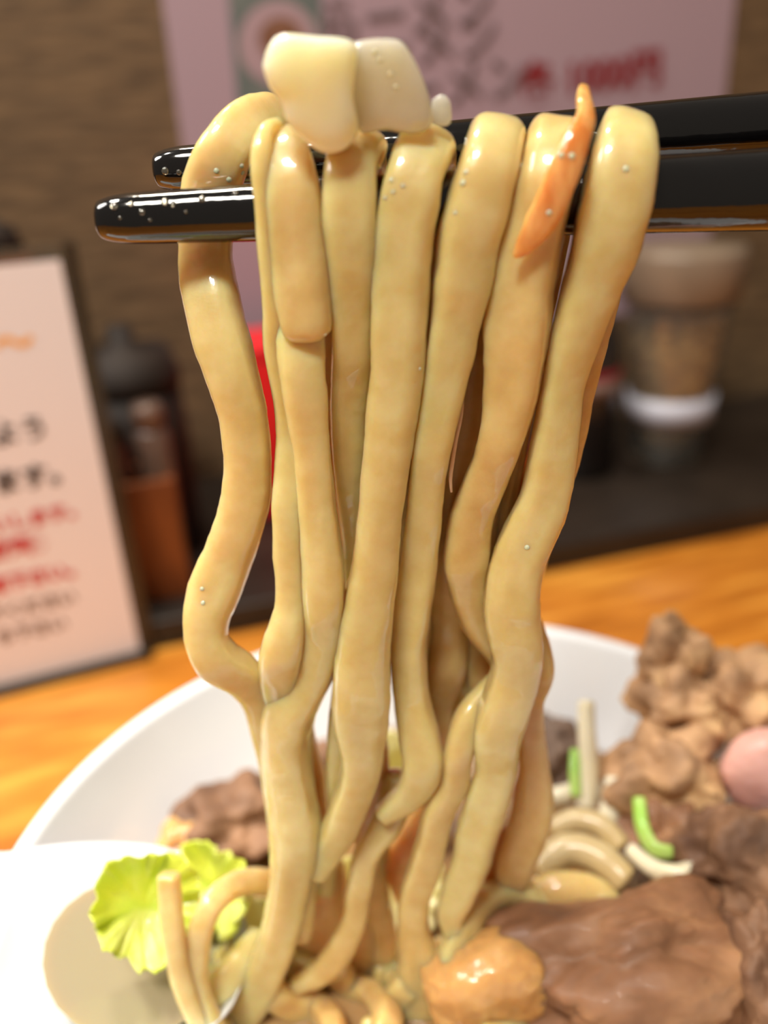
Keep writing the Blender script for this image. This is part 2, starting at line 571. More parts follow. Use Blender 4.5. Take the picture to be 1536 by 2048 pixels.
# a darker pot with an orange lid peeping over the menu card
M_orange_lid = mat('orange_lid', (196, 96, 36), 0.4)
pu = wall_uv(at_plane(15, 700, cf(0, 0.075, 0), NX))[0]
pz = at_plane(15, 430, cf(0, 0.075, 0), NX).z - LEDGE_H
pot_c = cf(pu, 0.077, LEDGE_H)
pot = empty('sauce_pot', pot_c, 'dark sauce pot with an orange band peeping over the menu card', 'pot')
lathe('pot_body', [(0, 0), (0.015, 0), (0.017, 0.003), (0.017, pz * 0.80), (0, pz * 0.80)], pot_c, M_dark, pot)
lathe('orange_band', [(0, pz * 0.802), (0.0172, pz * 0.802), (0.0172, pz * 0.90), (0, pz * 0.90)], pot_c, M_orange_lid, pot)
lathe('pot_lid', [(0, pz * 0.902), (0.0165, pz * 0.902), (0.013, pz * 0.97), (0.004, pz), (0, pz)], pot_c, M_dark, pot)

# ------------------------------------------------------------------ bowl and soup
BC = Vector((0.0087, 0.1130, 0.0))
BR, BZ = 0.0850, 0.070
M_porc = mat('white_porcelain', (244, 248, 254), 0.12, coat=0.5)
bowl = lathe('ramen_bowl', [(0.0, 0.006), (0.030, 0.006), (0.033, 0.0003), (0.036, 0.0003), (0.036, 0.008), (0.058, 0.020), (0.074, 0.042), (BR, BZ - 0.001), (BR - 0.0006, BZ),
                            (BR - 0.0026, BZ), (BR - 0.0032, BZ - 0.0015), (0.0705, 0.043), (0.055, 0.0235), (0.034, 0.012), (0.0, 0.010)], BC, M_porc, n=128)
tag(bowl, 'round white porcelain ramen bowl on the wooden counter', 'bowl')
M_soup = mat('brown_broth', (170, 136, 92), 0.08, sss=0.3, c2=(140, 100, 56), scale=40, coat=0.4)
SZ = 0.046
soup = lathe('broth', [(0.0, SZ - 0.008), (0.0630, SZ - 0.008), (0.0706, SZ - 0.0003), (0.0703, SZ), (0.0, SZ + 0.0002)], BC, M_soup, n=96)
tag(soup, 'cloudy brown broth filling the white bowl', 'broth', kind='stuff')

# ------------------------------------------------------------------ chopsticks
M_chop = mat('black_lacquer', (12, 11, 12), 0.10, coat=0.8, bump=0.15, bscale=160)
YF, YB = 0.1100, 0.1225


def chopstick(name, x0, y0, x1, y1, Y, r0, r1, label):
    a, b = at_y(x0, y0, Y), at_y(x1, y1, Y)
    L = (b - a).length
    d = (b - a).normalized()
    pts = []
    for t, k in ((0.0, 0.80), (0.0012 / L, 0.92), (0.003 / L, 0.99), (0.006 / L, 1.0), (0.25, None), (0.5, None), (0.75, None), (1.0, None), (1.9, None)):
        rr = r0 + (r1 - r0) * t
        pts.append(tuple(a + d * L * t) + (2 * rr * (k or 1),))
    o = sweep(name, pts, M_chop, thick=1.0, expo=2.25, nseg=28, wob=0.0, step=0.0015)
    tag(o, label, 'chopstick', 'pair of black chopsticks')
    return o


chopstick('chopstick', 205, 440, 1536, 380, YF, 0.00290, 0.00480, 'front black lacquered chopstick, its wet tip farthest left')
chopstick('chopstick', 318, 341, 1536, 248, YB, 0.00275, 0.00400, 'rear black lacquered chopstick, its tip behind the leftmost noodle')

# ------------------------------------------------------------------ lifted noodles
NR = (0.95, 0.50, 0.18)
M_n = [mat('noodle_pale', (220, 203, 144), 0.36, sss=1.0, sss_r=NR, sss_s=0.0070, coat=1.0, c2=(212, 191, 126), scale=260, bump=0.12, bscale=600, coat_bump=False),
       mat('noodle_amber', (219, 194, 134), 0.36, sss=1.0, sss_r=NR, sss_s=0.0070, coat=1.0, c2=(208, 178, 114), scale=260, bump=0.12, bscale=600, coat_bump=False),
       mat('noodle_brown', (224, 188, 128), 0.4, sss=1.0, sss_r=NR, sss_s=0.008, coat=0.5, c2=(212, 172, 108), scale=260, bump=0.2, bscale=500, coat_bump=False)]
GRP = 'noodles lifted by the chopsticks'
YN = 0.1036                                           # depth of the strands in front of the front chopstick


def strand_pts(rows, Y):
    """rows (y, left, right[, dY mm]) or ('c', x, y, width[, dY mm]) -> world path"""
    q = []
    for r in rows:
        if r[0] == 'c':
            q.append([r[1], r[2], r[3], r[4] if len(r) > 4 else 0.0, False])
        else:
            q.append([(r[1] + r[2]) / 2, r[0], r[2] - r[1], r[3] if len(r) > 3 else 0.0, True])
    out = []
    for i, (x, y, w, dy, horiz) in enumerate(q):
        if horiz:
            a, b = q[max(i - 1, 0)], q[min(i + 1, len(q) - 1)]
            dx, dyy = b[0] - a[0], b[1] - a[1]
            w *= 1.05 * abs(dyy) / max(math.hypot(dx, dyy), 1e-6)
        p = at_y(x, y, Y + dy * 0.001)
        out.append(tuple(p) + (w * px_size(p),))
    return out


def fold(rows, ytop, tail, Y=YN, rad=0.0066):
    """strand that folds over the front chopstick: rows start at the fold; tail = pixels of the end behind it"""
    yc = 395.0 - (rows[0][1] + rows[0][2]) / 2 * 0.03 + 20
    low = [r for r in rows if r[0] == 'c' or r[0] >= yc - 5]

    def xw(y):
        rs = [r for r in rows if r[0] != 'c']
        if y <= rs[0][0]: return (rs[0][1] + rs[0][2]) / 2, rs[0][2] - rs[0][1]
        for a, b in zip(rs, rs[1:]):
            if a[0] <= y <= b[0]:
                t = (y - a[0]) / (b[0] - a[0])
                return ((a[1] + a[2]) * (1 - t) + (b[1] + b[2]) * t) / 2, (a[2] - a[1]) * (1 - t) + (b[2] - b[1]) * t
    arc = []
    tc = ytop + 38
    for k in range(1, 9):
        a = math.pi * (1 - k / 9)
        py = yc - (yc - tc) * math.sin(a)
        x, w = xw(py)
        if a < math.pi / 2:
            x, w = xw(tc)
        p = at_y(x, py, Y + rad + rad * math.cos(a))
        # a = pi (front) .. 0 (back)
        p = at_y(x, py, Y + rad + rad * math.cos(a))
        arc.append(tuple(p) + (w * 0.96 * px_size(p),))
    front = strand_pts(low, Y)
    back = []
    for (x, y, w, Yb) in tail:
        p = at_y(x, y, Yb)
        back.append(tuple(p) + (w * px_size(p),))
    back.reverse()
    arc.reverse()
    return back + arc + front


def noodle(pts, label, m=0, twist=0.38, thick=0.8, seed=None, group=GRP, name='noodle', wob=0.05, tmax=0.0068):
    noodle.k += 1
    o = sweep(name, pts, M_n[m], thick=thick, tmin=0.0030, tmax=tmax, expo=3.0, nseg=36, wob=wob, twist=twist, ridge=0.10, seed=seed if seed is not None else noodle.k * 5.3)
    tag(o, label, 'noodle', group)
    return o


noodle.k = 0


def back(x0, y0, x1, y1, w, Y=0.1180):
    return [(x0, y0 + 20, w, 0.1166), (x0 * .7 + x1 * .3, y0 * .7 + y1 * .3, w, (Y + 0.1172) / 2), (x0 * .35 + x1 * .65, y0 * .35 + y1 * .65, w, Y), (x1, y1, w * .95, Y)]


# far left strand: over the rear chopstick, down between the two, swinging out left and kinking back right
N1 = [('c', 560, 300, 80, 26), ('c', 556, 246, 88, 22), ('c', 520, 238, 92, 17), ('c', 478, 268, 100, 12.5), ('c', 446, 318, 108, 11), ('c', 424, 372, 112, 12), ('c', 414, 440, 108, 12.2), ('c', 411, 500, 104, 11),
      (560, 364, 468, 9), (620, 373, 480, 7), (700, 392, 502, 5), (780, 422, 522, 4), (850, 440, 533, 4), (920, 448, 538, 4), (1000, 442, 536, 4), (1060, 424, 522, 4), (1120, 400, 502, 4), (1180, 376, 480, 3),
      ('c', 412, 1232, 90, 1.5), ('c', 414, 1284, 84, 0.5), ('c', 440, 1324, 88, 0.5), ('c', 486, 1352, 80, 2), ('c', 516, 1396, 72, 4), ('c', 530, 1450, 66, 5), ('c', 546, 1520, 62, 6), ('c', 566, 1640, 62, 6), ('c', 572, 1760, 60, 6), ('c', 560, 1860, 60, 6)]
noodle(strand_pts(N1, 0.1045), 'leftmost pale noodle, looping over the rear chopstick and kinking back right low down', 0, twist=0.2)

N2 = [(250, 548, 592), (300, 532, 622), (350, 533, 636), (400, 536, 644), (450, 540, 650), (520, 546, 657), (580, 552, 660, -.4), (630, 560, 662, -.8), (662, 566, 660, -1.0), ('c', 614, 670, 82, -1.0)]
noodle(fold(N2, 238, back(590, 420, 640, 1180, 92)), 'amber noodle folded over the front chopstick, right of the leftmost one, with a cut end', 1, thick=0.62)
N2c = [(540, 566, 648, 3.0), (620, 562, 650, 2.4), (700, 556, 650, 0.8), (760, 564, 652), (820, 574, 656), (900, 588, 660), (1000, 598, 670), (1100, 603, 684),
       (1200, 606, 690), (1280, 602, 684, 1), (1350, 565, 668, 2), (1420, 528, 630, 2), (1500, 522, 614, 2), (1600, 532, 628, 1), (1680, 540, 642), (1760, 538, 622), (1840, 526, 604), (1920, 500, 580), (1990, 460, 550), (2070, 400, 500)]
noodle(strand_pts(N2c, YN), 'long pale noodle emerging under the cut end and running to the lower left', 0)

N2a = [('c', 552, 262, 34, 5), ('c', 530, 272, 38, 2.4), (305, 500, 545, 0.8), (350, 500, 542, 0.4), (400, 506, 546, 0.4), (500, 514, 554, 0.6), (600, 523, 568, 1.0), (700, 527, 578, 2.0), (800, 546, 594, 3.0), (870, 552, 606, 3.4), (940, 549, 606, 2.6), (1020, 545, 604, 1.4), (1100, 548, 606, 1.0), (1200, 553, 610, 0.6), (1250, 540, 612, 0), (1310, 522, 604, 0), (1370, 524, 600, 2), (1440, 545, 606, 5), (1520, 560, 612, 7), (1640, 560, 622, 8)]
noodle(strand_pts(N2a, 0.1040), 'thin pale noodle hanging along the left edge of the amber noodle', 0, thick=0.85)

N3 = [(275, 690, 790), (320, 650, 760), (370, 642, 755), (430, 645, 752), (500, 652, 752), (600, 658, 748, 1), (700, 662, 744, 2), (800, 658, 740, 4), (900, 662, 736, 5), (1000, 674, 736, 6), (1100, 686, 738, 7), (1250, 690, 745, 7), (1400, 688, 745, 8), (1520, 680, 740, 8)]
noodle(fold(N3, 258, back(740, 420, 700, 1250, 95)), 'pale noodle under the onion piece, sinking behind its neighbours', 0)

N4 = [(285, 796, 920), (340, 775, 892), (400, 764, 880), (480, 750, 866), (560, 745, 860), (650, 744, 855), (750, 744, 848), (830, 735, 836), (900, 729, 823), (1000, 721, 806), (1060, 714, 800), (1130, 706, 794), (1200, 690, 786), (1260, 676, 780),
      (1320, 672, 778), (1400, 668, 776), (1460, 672, 770), (1520, 682, 764, -.5), (1570, 674, 752, -.5), (1620, 655, 735, -.5), (1670, 636, 712, -.5), (1715, 616, 680, -.5), ('c', 632, 1748, 46, -.5)]
noodle(fold(N4, 258, back(850, 410, 760, 1300, 100)), 'long straight pale noodle down the middle, ending in a blunt tip', 0)

N5 = [(265, 936, 1056), (310, 922, 1044), (360, 908, 1033), (420, 892, 1017), (480, 876, 1000), (560, 868, 985), (640, 862, 962), (720, 852, 945), (800, 842, 925), (880, 828, 905), (960, 820, 890, 1), (1040, 812, 882, 2), (1130, 800, 874, 3), (1220, 788, 862, 3), (1300, 784, 852, 3), (1390, 788, 858, 3), (1470, 798, 878, 2),
      ('c', 846, 1530, 84, 1), ('c', 824, 1582, 70, 1), ('c', 786, 1616, 52, 1), ('c', 764, 1630, 40, 1)]
noodle(fold(N5, 240, back(985, 400, 850, 1380, 100)), 'pale noodle right of centre, curling left into a hooked tip', 0)

N6 = [(265, 1052, 1166), (320, 1042, 1156), (380, 1030, 1146), (440, 1014, 1132), (510, 994, 1118), (580, 980, 1106), (660, 971, 1098), (740, 970, 1086), (820, 965, 1068), (880, 956, 1048), (940, 938, 1026, 1), (1000, 914, 1000, 2), (1060, 896, 984, 3), (1130, 890, 976, 3.5), (1190, 902, 975, 4), ('c', 962, 1250, 74, 5), ('c', 1010, 1310, 74, 6), ('c', 1040, 1390, 70, 6)]
noodle(fold(N6, 238, back(1100, 400, 900, 1420, 100)), 'amber noodle under the orange strip, bending left then behind its neighbour', 1)

N7 = [(255, 1200, 1308), (310, 1186, 1316), (370, 1170, 1310), (430, 1158, 1295), (500, 1144, 1275), (560, 1130, 1248), (620, 1114, 1222), (690, 1096, 1196), (760, 1084, 1170), (840, 1070, 1158), (920, 1056, 1148), (990, 1042, 1138), (1050, 1012, 1122), (1110, 986, 1092), (1180, 971, 1078), (1240, 970, 1077),
      (1300, 984, 1081), (1350, 984, 1076), (1410, 962, 1060), (1470, 948, 1042), (1540, 950, 1032), (1600, 930, 1020), (1660, 914, 1000), (1720, 904, 984), (1780, 884, 956), (1830, 876, 926), (1880, 894, 924), ('c', 914, 1896, 24)]
noodle(fold(N7, 226, back(1240, 390, 1000, 1300, 96)), 'rightmost front pale noodle, longest of the right side with a wavy lower half', 0)

N8 = [(420, 1200, 1290, 12), (520, 1170, 1256, 10), (620, 1140, 1232, 9), (700, 1116, 1211, 8), (780, 1104, 1190, 8), (880, 1098, 1170, 8), (960, 1080, 1148, 8), (1060, 1040, 1110, 9), (1160, 1010, 1080, 9), (1230, 1012, 1080, 9), (1300, 1030, 1102, 8), (1350, 1036, 1106, 7), (1400, 1036, 1086, 8), (1470, 1032, 1088, 8), (1540, 1036, 1098, 8), (1610, 1024, 1106, 8), (1660, 1012, 1096, 8), (1720, 994, 1072, 8), (1780, 994, 1050, 8), (1860, 1000, 1050, 8)]
noodle(strand_pts(N8, YN), 'brown noodle hanging behind the rightmost front noodle', 2)

N9 = [(1300, 1010, 1070, 7), (1345, 985, 1050, 6), (1390, 940, 1005, 4), (1440, 905, 968, 1.5), (1510, 889, 946), (1570, 880, 938), (1620, 848, 912), (1680, 834, 895), (1740, 815, 880), (1800, 798, 860), (1860, 795, 858), (1920, 799, 878), (1980, 794, 876), (2070, 770, 862)]
noodle(strand_pts(N9, YN), 'amber noodle low at the centre right, running down out of the frame', 1)

N10 = [(1340, 590, 660, 6), (1420, 560, 630, 6), (1500, 556, 622, 6), (1580, 562, 628, 5), (1660, 572, 642, 3), (1740, 572, 634, 2), (1800, 575, 632, 1), (1850, 580, 626, 1.5), ('c', 604, 1872, 36, 2)]
noodle(strand_pts(N10, YN), 'amber noodle in the lower left column, ending in a round tip', 1)

N11 = [(1330, 672, 740, 4), (1400, 662, 720, 4), (1480, 654, 706, 4), (1560, 652, 700, 4), (1620, 656, 690, 4), ('c', 660, 1690, 40, 5), ('c', 650, 1780, 40, 6)]
noodle(strand_pts(N11, YN), 'slim pale noodle just left of the blunt middle noodle tip', 0)

N12 = [(1560, 770, 850, 5), (1640, 738, 812, 3), (1710, 706, 762, 1), (1780, 694, 745, 0), (1850, 680, 732, 0), ('c', 676, 1908, 56), ('c', 636, 1950, 48), ('c', 590, 1970, 34)]
noodle(strand_pts(N12, YN + 0.001), 'amber noodle with a curled end low in the middle, left of the bright gap', 1)

# strands further back, seen in the gaps
N13 = [(560, 896, 1000, 14), (700, 884, 985, 11), (900, 866, 965, 9), (1100, 858, 950, 9), (1250, 862, 940, 12), (1340, 856, 930, 11), (1420, 858, 905, 11), (1500, 862, 914, 11), (1580, 852, 920, 11), (1650, 800, 872, 11), (1720, 770, 840, 11), (1790, 790, 850, 11)]
noodle(strand_pts(N13, YN), 'brown noodle behind the middle of the bundle, crossing the lower gap', 2)
N14 = [(560, 960, 1060, 17), (800, 930, 1030, 14), (1000, 900, 1000, 13), (1150, 900, 990, 13), (1250, 920, 1000, 13), (1340, 934, 1000, 12), (1430, 950, 1010, 12), (1560, 950, 1020, 12), (1700, 930, 1000, 12), (1840, 900, 980, 12)]
noodle(strand_pts(N14, YN), 'brown noodle behind the right strands at mid height', 2)
N15 = [(540, 640, 760, 15), (700, 636, 750, 11), (850, 640, 750, 9), (1000, 665, 762, 9), (1200, 680, 790, 10), (1330, 690, 770, 12), (1400, 700, 770, 10), (1430, 700, 768, 9), (1560, 720, 780, 8), (1680, 712, 780, 8), (1790, 720, 770, 9), (1860, 700, 768, 9), (1940, 690, 770, 9), (2060, 660, 760, 9)]
noodle(strand_pts(N15, YN), 'brown noodle filling the gap behind the left middle strands', 2)
N16 = [(600, 780, 880, 14), (850, 770, 860, 14), (1050, 770, 850, 13), (1250, 780, 860, 12), (1340, 782, 846, 11), (1420, 796, 850, 11), (1520, 806, 868, 11)]
noodle(strand_pts(N16, YN), 'brown noodle behind the hooked noodle', 2)
N17 = [(1340, 590, 660, 8), (1420, 560, 620, 8), (1560, 590, 650, 9), (1660, 600, 660, 9), (1760, 610, 690, 9), (1860, 590, 680, 9), (1950, 570, 660, 9), (2060, 540, 640, 9)]
noodle(strand_pts(N17, YN), 'brown noodle behind the lower left column', 2)
N18 = [(1640, 735, 800, 8), (1700, 712, 772, 7), (1780, 715, 775, 7), (1860, 740, 792, 8), (1940, 730, 790, 8), (2060, 700, 780, 8)]
noodle(strand_pts(N18, YN), 'brown noodle on the left of the bright vertical gap', 2)

# ------------------------------------------------------------------ onion and orange strip on top
M_onion = mat('cooked_onion', (252, 244, 212), 0.2, sss=1.0, sss_r=(1, .8, .5), sss_s=0.008, coat=0.8, c2=(246, 234, 190), scale=90, bump=0.12, bscale=300)
M_onion2 = mat('clear_onion', (246, 238, 216), 0.2, sss=1.0, sss_r=(1, .85, .6), sss_s=0.008, coat=0.8, trans=0.45, ior=1.25, c2=(232, 222, 190), scale=90, bump=0.2, bscale=260)
onion = empty('onion_piece', at_y(700, 280, 0.1065), 'pale translucent onion piece resting on top of the noodles', 'onion')
slab('onion_layer', [(529, 135), (540, 96), (566, 72), (640, 73), (700, 84), (714, 110), (709, 190), (716, 255), (694, 296), (652, 310), (612, 286), (578, 246), (562, 206), (540, 172)], 0.1015, 0.0052, M_onion, onion, tilt=-0.15, seed=2)
slab('onion_layer', [(700, 86), (752, 76), (798, 80), (822, 108), (846, 158), (862, 214), (862, 254), (826, 268), (770, 262), (724, 266), (708, 220), (706, 150)], 0.1045, 0.0046, M_onion2, onion, tilt=-0.1, seed=5)
slab('onion_skin', [(862, 196), (880, 184), (898, 200), (902, 236), (894, 252), (870, 250), (860, 230)], 0.1062, 0.0016, M_onion2, onion, seed=8, wob=0.0003)
M_orange = mat('orange_strip', (230, 178, 108), 0.25, sss=0.9, sss_r=(1, .5, .2), sss_s=0.003, coat=0.9, c2=(206, 130, 56), scale=240, bump=0.4, bscale=400, stretch=(2, 2, .6))
st = []
for x, y, w, Y in ((1166, 178, 24, .1065), (1168, 200, 34, .1045), (1172, 232, 44, .1015), (1158, 270, 52, .0992), (1138, 316, 62, .0984), (1116, 366, 68, .0981), (1094, 420, 66, .0983), (1070, 464, 56, .0986), (1046, 496, 38, .0990), (1030, 512, 12, .0993)):
    p = at_y(x, y, Y)
    st.append(tuple(p) + (w * px_size(p),))
o = sweep('carrot_strip', st, M_orange, thick=0.4, tmin=0.0012, tmax=0.0022, expo=2.6, wob=0.16, twist=0.1, seed=3)
tag(o, 'shiny orange vegetable strip lying across the noodles on the right', 'carrot')
M_fibre = mat('pale_fibre', (206, 160, 130), 0.3, sss=0.4)
st = []
for x, y, w in ((926, 782, 5), (922, 830, 8), (912, 880, 9), (904, 930, 9), (901, 960, 8), (903, 984, 5)):
    p = at_y(x, y, 0.1030 if y < 900 else 0.1034)
    st.append(tuple(p) + (w * px_size(p),))
o = sweep('onion_fibre', st, M_fibre, thick=0.8, expo=2, nseg=8, wob=0.15, seed=9)
tag(o, 'thin pale fibre stuck between two noodles right of the middle', 'fibre')

# ------------------------------------------------------------------ spoon in the bowl (left, foreground)
spoon = empty('soup_spoon', at_z(165, 1850, 0.056), 'white ceramic soup spoon with its handle over the left rim of the bowl', 'spoon')


def spoon_mesh():
    a = at_z(275, 1875, 0.064)                   # cup centre
    b = at_z(-600, 1790, 0.088)                  # handle end
    d = (b - a)
    L = d.length
    d.normalize()
    s = d.cross(Vector((0, 0, 1))).normalized()
    up = s.cross(d).normalized()
    V, Fc = [], []
    nu, nv = 40, 18
    for side in (0, 1):
        for i in range(nu + 1):
            t = -0.020 + (L + 0.020) * i / nu
            if t < 0.026:
                w = 0.0215 * math.sqrt(max(0.02, 1 - (t / 0.0205) ** 2)) if t < 0 else 0.0215 - 0.006 * (t / 0.026) ** 2
                dep = 0.011 * max(0.0, 1 - (t / 0.0285) ** 2)
            else:
                w = 0.0155 - 0.004 * min(1, (t - 0.026) / 0.05)
                dep = 0.0030
            for j in range(nv + 1):
                q = -1 + 2 * j / nv
                z = -dep * (1 - q * q) - (0.0022 if side else 0.0)
                V.append(a + d * t + s * (q * w) + up * z)
    st_ = (nu + 1) * (nv + 1)
    for side in (0, 1):
        for i in range(nu):
            for j in range(nv):
                p = side * st_ + i * (nv + 1) + j
                Fc.append((p, p + 1, p + nv + 2, p + nv + 1))
    for i in range(nu):
        for j in (0, nv):
            p = i * (nv + 1) + j
            Fc.append((p, p + nv + 1, p + nv + 1 + st_, p + st_))
    for j in range(nv):
        for i in (0, nu):
            p = i * (nv + 1) + j
            Fc.append((p, p + 1, p + 1 + st_, p + st_))
    return V, Fc, a, d, s, up


V, Fc, sa, sd, ss, su = spoon_mesh()
mesh_obj('spoon_body', V, Fc, M_porc, spoon)
Vp, Fp = [], []
for k in range(24):
    an = 2 * math.pi * k / 24
    Vp.append(sa + sd * (0.0155 * math.cos(an)) + ss * (0.0165 * math.sin(an)) - su * 0.0035)
for k in range(24):
    an = 2 * math.pi * k / 24
    Vp.append(sa + sd * (0.010 * math.cos(an)) + ss * (0.009 * math.sin(an)) - su * 0.0085)
Fp.append(tuple(range(24)))
Fp.append(tuple(range(24, 48)))
for k in range(24):
    Fp.append((k, (k + 1) % 24, 24 + (k + 1) % 24, 24 + k))
M_soup2 = mat('pale_broth', (160, 148, 122), 0.1, sss=0.3, coat=0.4)
o = mesh_obj('spoonful_of_broth', Vp, Fp, M_soup2, spoon, smooth=False)

# ------------------------------------------------------------------ toppings
M_leaf = mat('cabbage_leaf', (232, 232, 90), 0.35, sss=0.5, sss_r=(.8, 1, .2), sss_s=0.002, coat=0.3, c2=(240, 240, 160), c3=(196, 214, 74), scale=70, lo=0.3, hi=0.7)
M_leaf2 = mat('cabbage_heart', (238, 226, 140), 0.35, sss=0.5, sss_r=(1, .9, .4), sss_s=0.003, coat=0.3, c2=(244, 236, 176), scale=60)


def frilly(name, c, r, material, label, cat, seed=0, tilt=(0, 0, 0), frill=0.0035, cup=0.6, group=None, thick=0.0006):
    V, Fc = [], []
    na, nr = 72, 14
    rm = Matrix.Rotation(tilt[2], 3, 'Z') @ Matrix.Rotation(tilt[0], 3, 'X') @ Matrix.Rotation(tilt[1], 3, 'Y')
    for side in (0, 1):
        for i in range(nr + 1):
            q = i / nr
            for k in range(na):
                a = 2 * math.pi * k / na
                rr = r * q * (0.85 + 0.25 * noise.noise((math.cos(a) * 1.3 + seed, math.sin(a) * 1.3, 0.3)) + 0.10 * q * noise.noise((math.cos(a) * 5, math.sin(a) * 5, seed)))
                z = cup * r * q * q + frill * q ** 2 * (1.6 * noise.noise((math.cos(a) * 3.1, math.sin(a) * 3.1, seed)) + 1.4 * noise.noise((math.cos(a) * 6.3, math.sin(a) * 6.3, seed + q)))
                z += 0.0016 * noise.noise((rr * math.cos(a) * 180, rr * math.sin(a) * 180, seed))
                V.append(Vector(c) + rm @ Vector((rr * math.cos(a), rr * math.sin(a), z - (thick if side else 0))))
    st_ = (nr + 1) * na
    for side in (0, 1):
        for i in range(nr):
            for k in range(na):
                a, b = side * st_ + i * na + k, side * st_ + i * na + (k + 1) % na
                Fc.append((a, b, b + na, a + na))
    for k in range(na):
        a, b = nr * na + k, nr * na + (k + 1) % na
        Fc.append((a, b, b + st_, a + st_))
    o = mesh_obj(name, V, Fc, material)
    return tag(o, label, cat, group)


frilly('lettuce_leaf', at_z(285, 1815, 0.072), 0.0105, M_leaf, 'frilly yellow-green leaf beside the spoon in the bowl', 'leaf', 1, (0.9, 0.1, 0.3), cup=0.5, frill=0.0024)
frilly('lettuce_leaf', at_z(425, 1770, 0.062), 0.0105, M_leaf, 'bright yellow frilly leaf behind the two upright noodles', 'leaf', 4, (1.0, -0.1, -0.2), cup=0.5, frill=0.0026)
frilly('cabbage_leaf', at_z(480, 1880, 0.052), 0.0110, M_leaf2, 'pale yellow cabbage piece left of the noodle column', 'cabbage', 7, (0.7, 0.3, -0.4), cup=0.3, frill=0.001)
frilly('cabbage_leaf', at_z(800, 1570, 0.060), 0.0130, M_leaf2, 'pale yellow cabbage piece seen through the upper gap in the noodles', 'cabbage', 9, (1.0, 0.0, 0.1), cup=0.3, frill=0.001)
frilly('cabbage_leaf', at_z(775, 1790, 0.055), 0.0130, M_leaf2, 'creamy cabbage piece seen through the tall bright gap in the noodles', 'cabbage', 12, (0.8, 0.0, 0.2), cup=0.2, frill=0.001)

# noodles lying in the bowl
GB = 'noodles lying in the bowl'


def zpath(rows, wscale=1.0):
    out = []
    for x, y, w, z in rows:
        p = at_z(x, y, z)
        out.append(tuple(p) + (w * wscale * px_size(p),))
    return out


noodle(zpath([(338, 1752, 44, .082), (340, 1790, 46, .079), (346, 1860, 46, .074), (356, 1930, 46, .068), (376, 2000, 44, .062), (410, 2060, 44, .056)]), 'short upright noodle end beside the frilly leaf in the bowl', 1, group=GB)
noodle(zpath([(540, 1764, 50, .066), (490, 1764, 50, .072), (440, 1790, 50, .076), (408, 1840, 50, .074), (394, 1910, 48, .068), (396, 1980, 46, .062), (430, 2060, 46, .056)]), 'arching noodle in the bowl left of the column', 1, group=GB)
noodle(zpath([(60, 2090, 56, .056), (110, 2030, 56, .058), (180, 1990, 52, .058), (260, 1972, 48, .056), (330, 1980, 46, .053), (400, 2040, 46, .050)]), 'pale noodle curving across the front of the spoon', 0, group=GB)
noodle(zpath([(520, 1880, 60, .058), (470, 1940, 64, .058), (420, 1990, 62, .056), (350, 2070, 60, .052)]), 'broad creamy noodle lying diagonally at the lower left', 0, group=GB)
noodle(zpath([(900, 1930, 60, .060), (930, 1850, 62, .065), (990, 1790, 62, .066), (1050, 1790, 62, .064), (1082, 1850, 60, .060), (1080, 1930, 58, .055)]), 'soaked noodle arching over the amber pork fat', 1, group=GB)
rnd = random.Random(4)
SUNK = ['left of the curled tip', 'under the curled tip', 'below the left column', 'under the tall bright gap', 'below the bright gap', 'under the centre right noodle', 'left of the amber pork fat', 'beneath the amber pork fat', 'between the pork fat and the pork slice']
for k in range(9):
    x0 = 470 + 66 * k + rnd.uniform(-20, 20)
    y0 = 1950 + rnd.uniform(-60, 40)
    z0 = 0.050
    rows = []
    an = rnd.uniform(0, 6.28)
    for j in range(6):
        rows.append((x0, y0, 62, z0 + 0.004 * math.sin(j * 1.3 + k)))
        an += rnd.uniform(-0.7, 0.7)
        x0 += 55 * math.cos(an)
        y0 += 38 * math.sin(an)
    noodle(zpath(rows), 'soft amber noodle half sunk in the broth ' + SUNK[k], 1 + k % 2, group=GB)

# fried chicken and ham at the right
M_fry = mat('fried_crust', (112, 82, 60), 0.65, c2=(218, 178, 128), c3=(186, 146, 108), scale=65, detail=5, lo=0.28, hi=0.72, bump=0.5, bscale=220, sss=0.15)
M_fry2 = mat('dark_crust', (92, 64, 48), 0.65, c2=(160, 120, 90), scale=60, detail=5, bump=0.8, bscale=200, sss=0.15)
M_ham = mat('pink_ham', (226, 178, 168), 0.4, sss=0.4, sss_s=0.003, c2=(214, 160, 150), scale=80)
M_pork = mat('braised_pork', (116, 78, 54), 0.6, sss=0.4, sss_s=0.003, c2=(190, 144, 104), c3=(146, 104, 74), scale=55, lo=0.3, hi=0.72, coat=0.04, bump=0.4, bscale=160)


def chunk(x, y, z, wpx, hpx, dep, material, label, cat='chicken', name='fried_chicken', seed=0, amp=0.5, fine=0.10, group=None, rot=(0, 0, 0)):
    p = at_z(x, y, z)
    s = px_size(p)
    o = blob(name, p, (wpx / 2 * s, dep, hpx / 2 * s), material, amp=amp, fine=fine, freq=1.9, ffreq=5, seed=seed, rot=rot)
    return tag(o, label, cat, group)


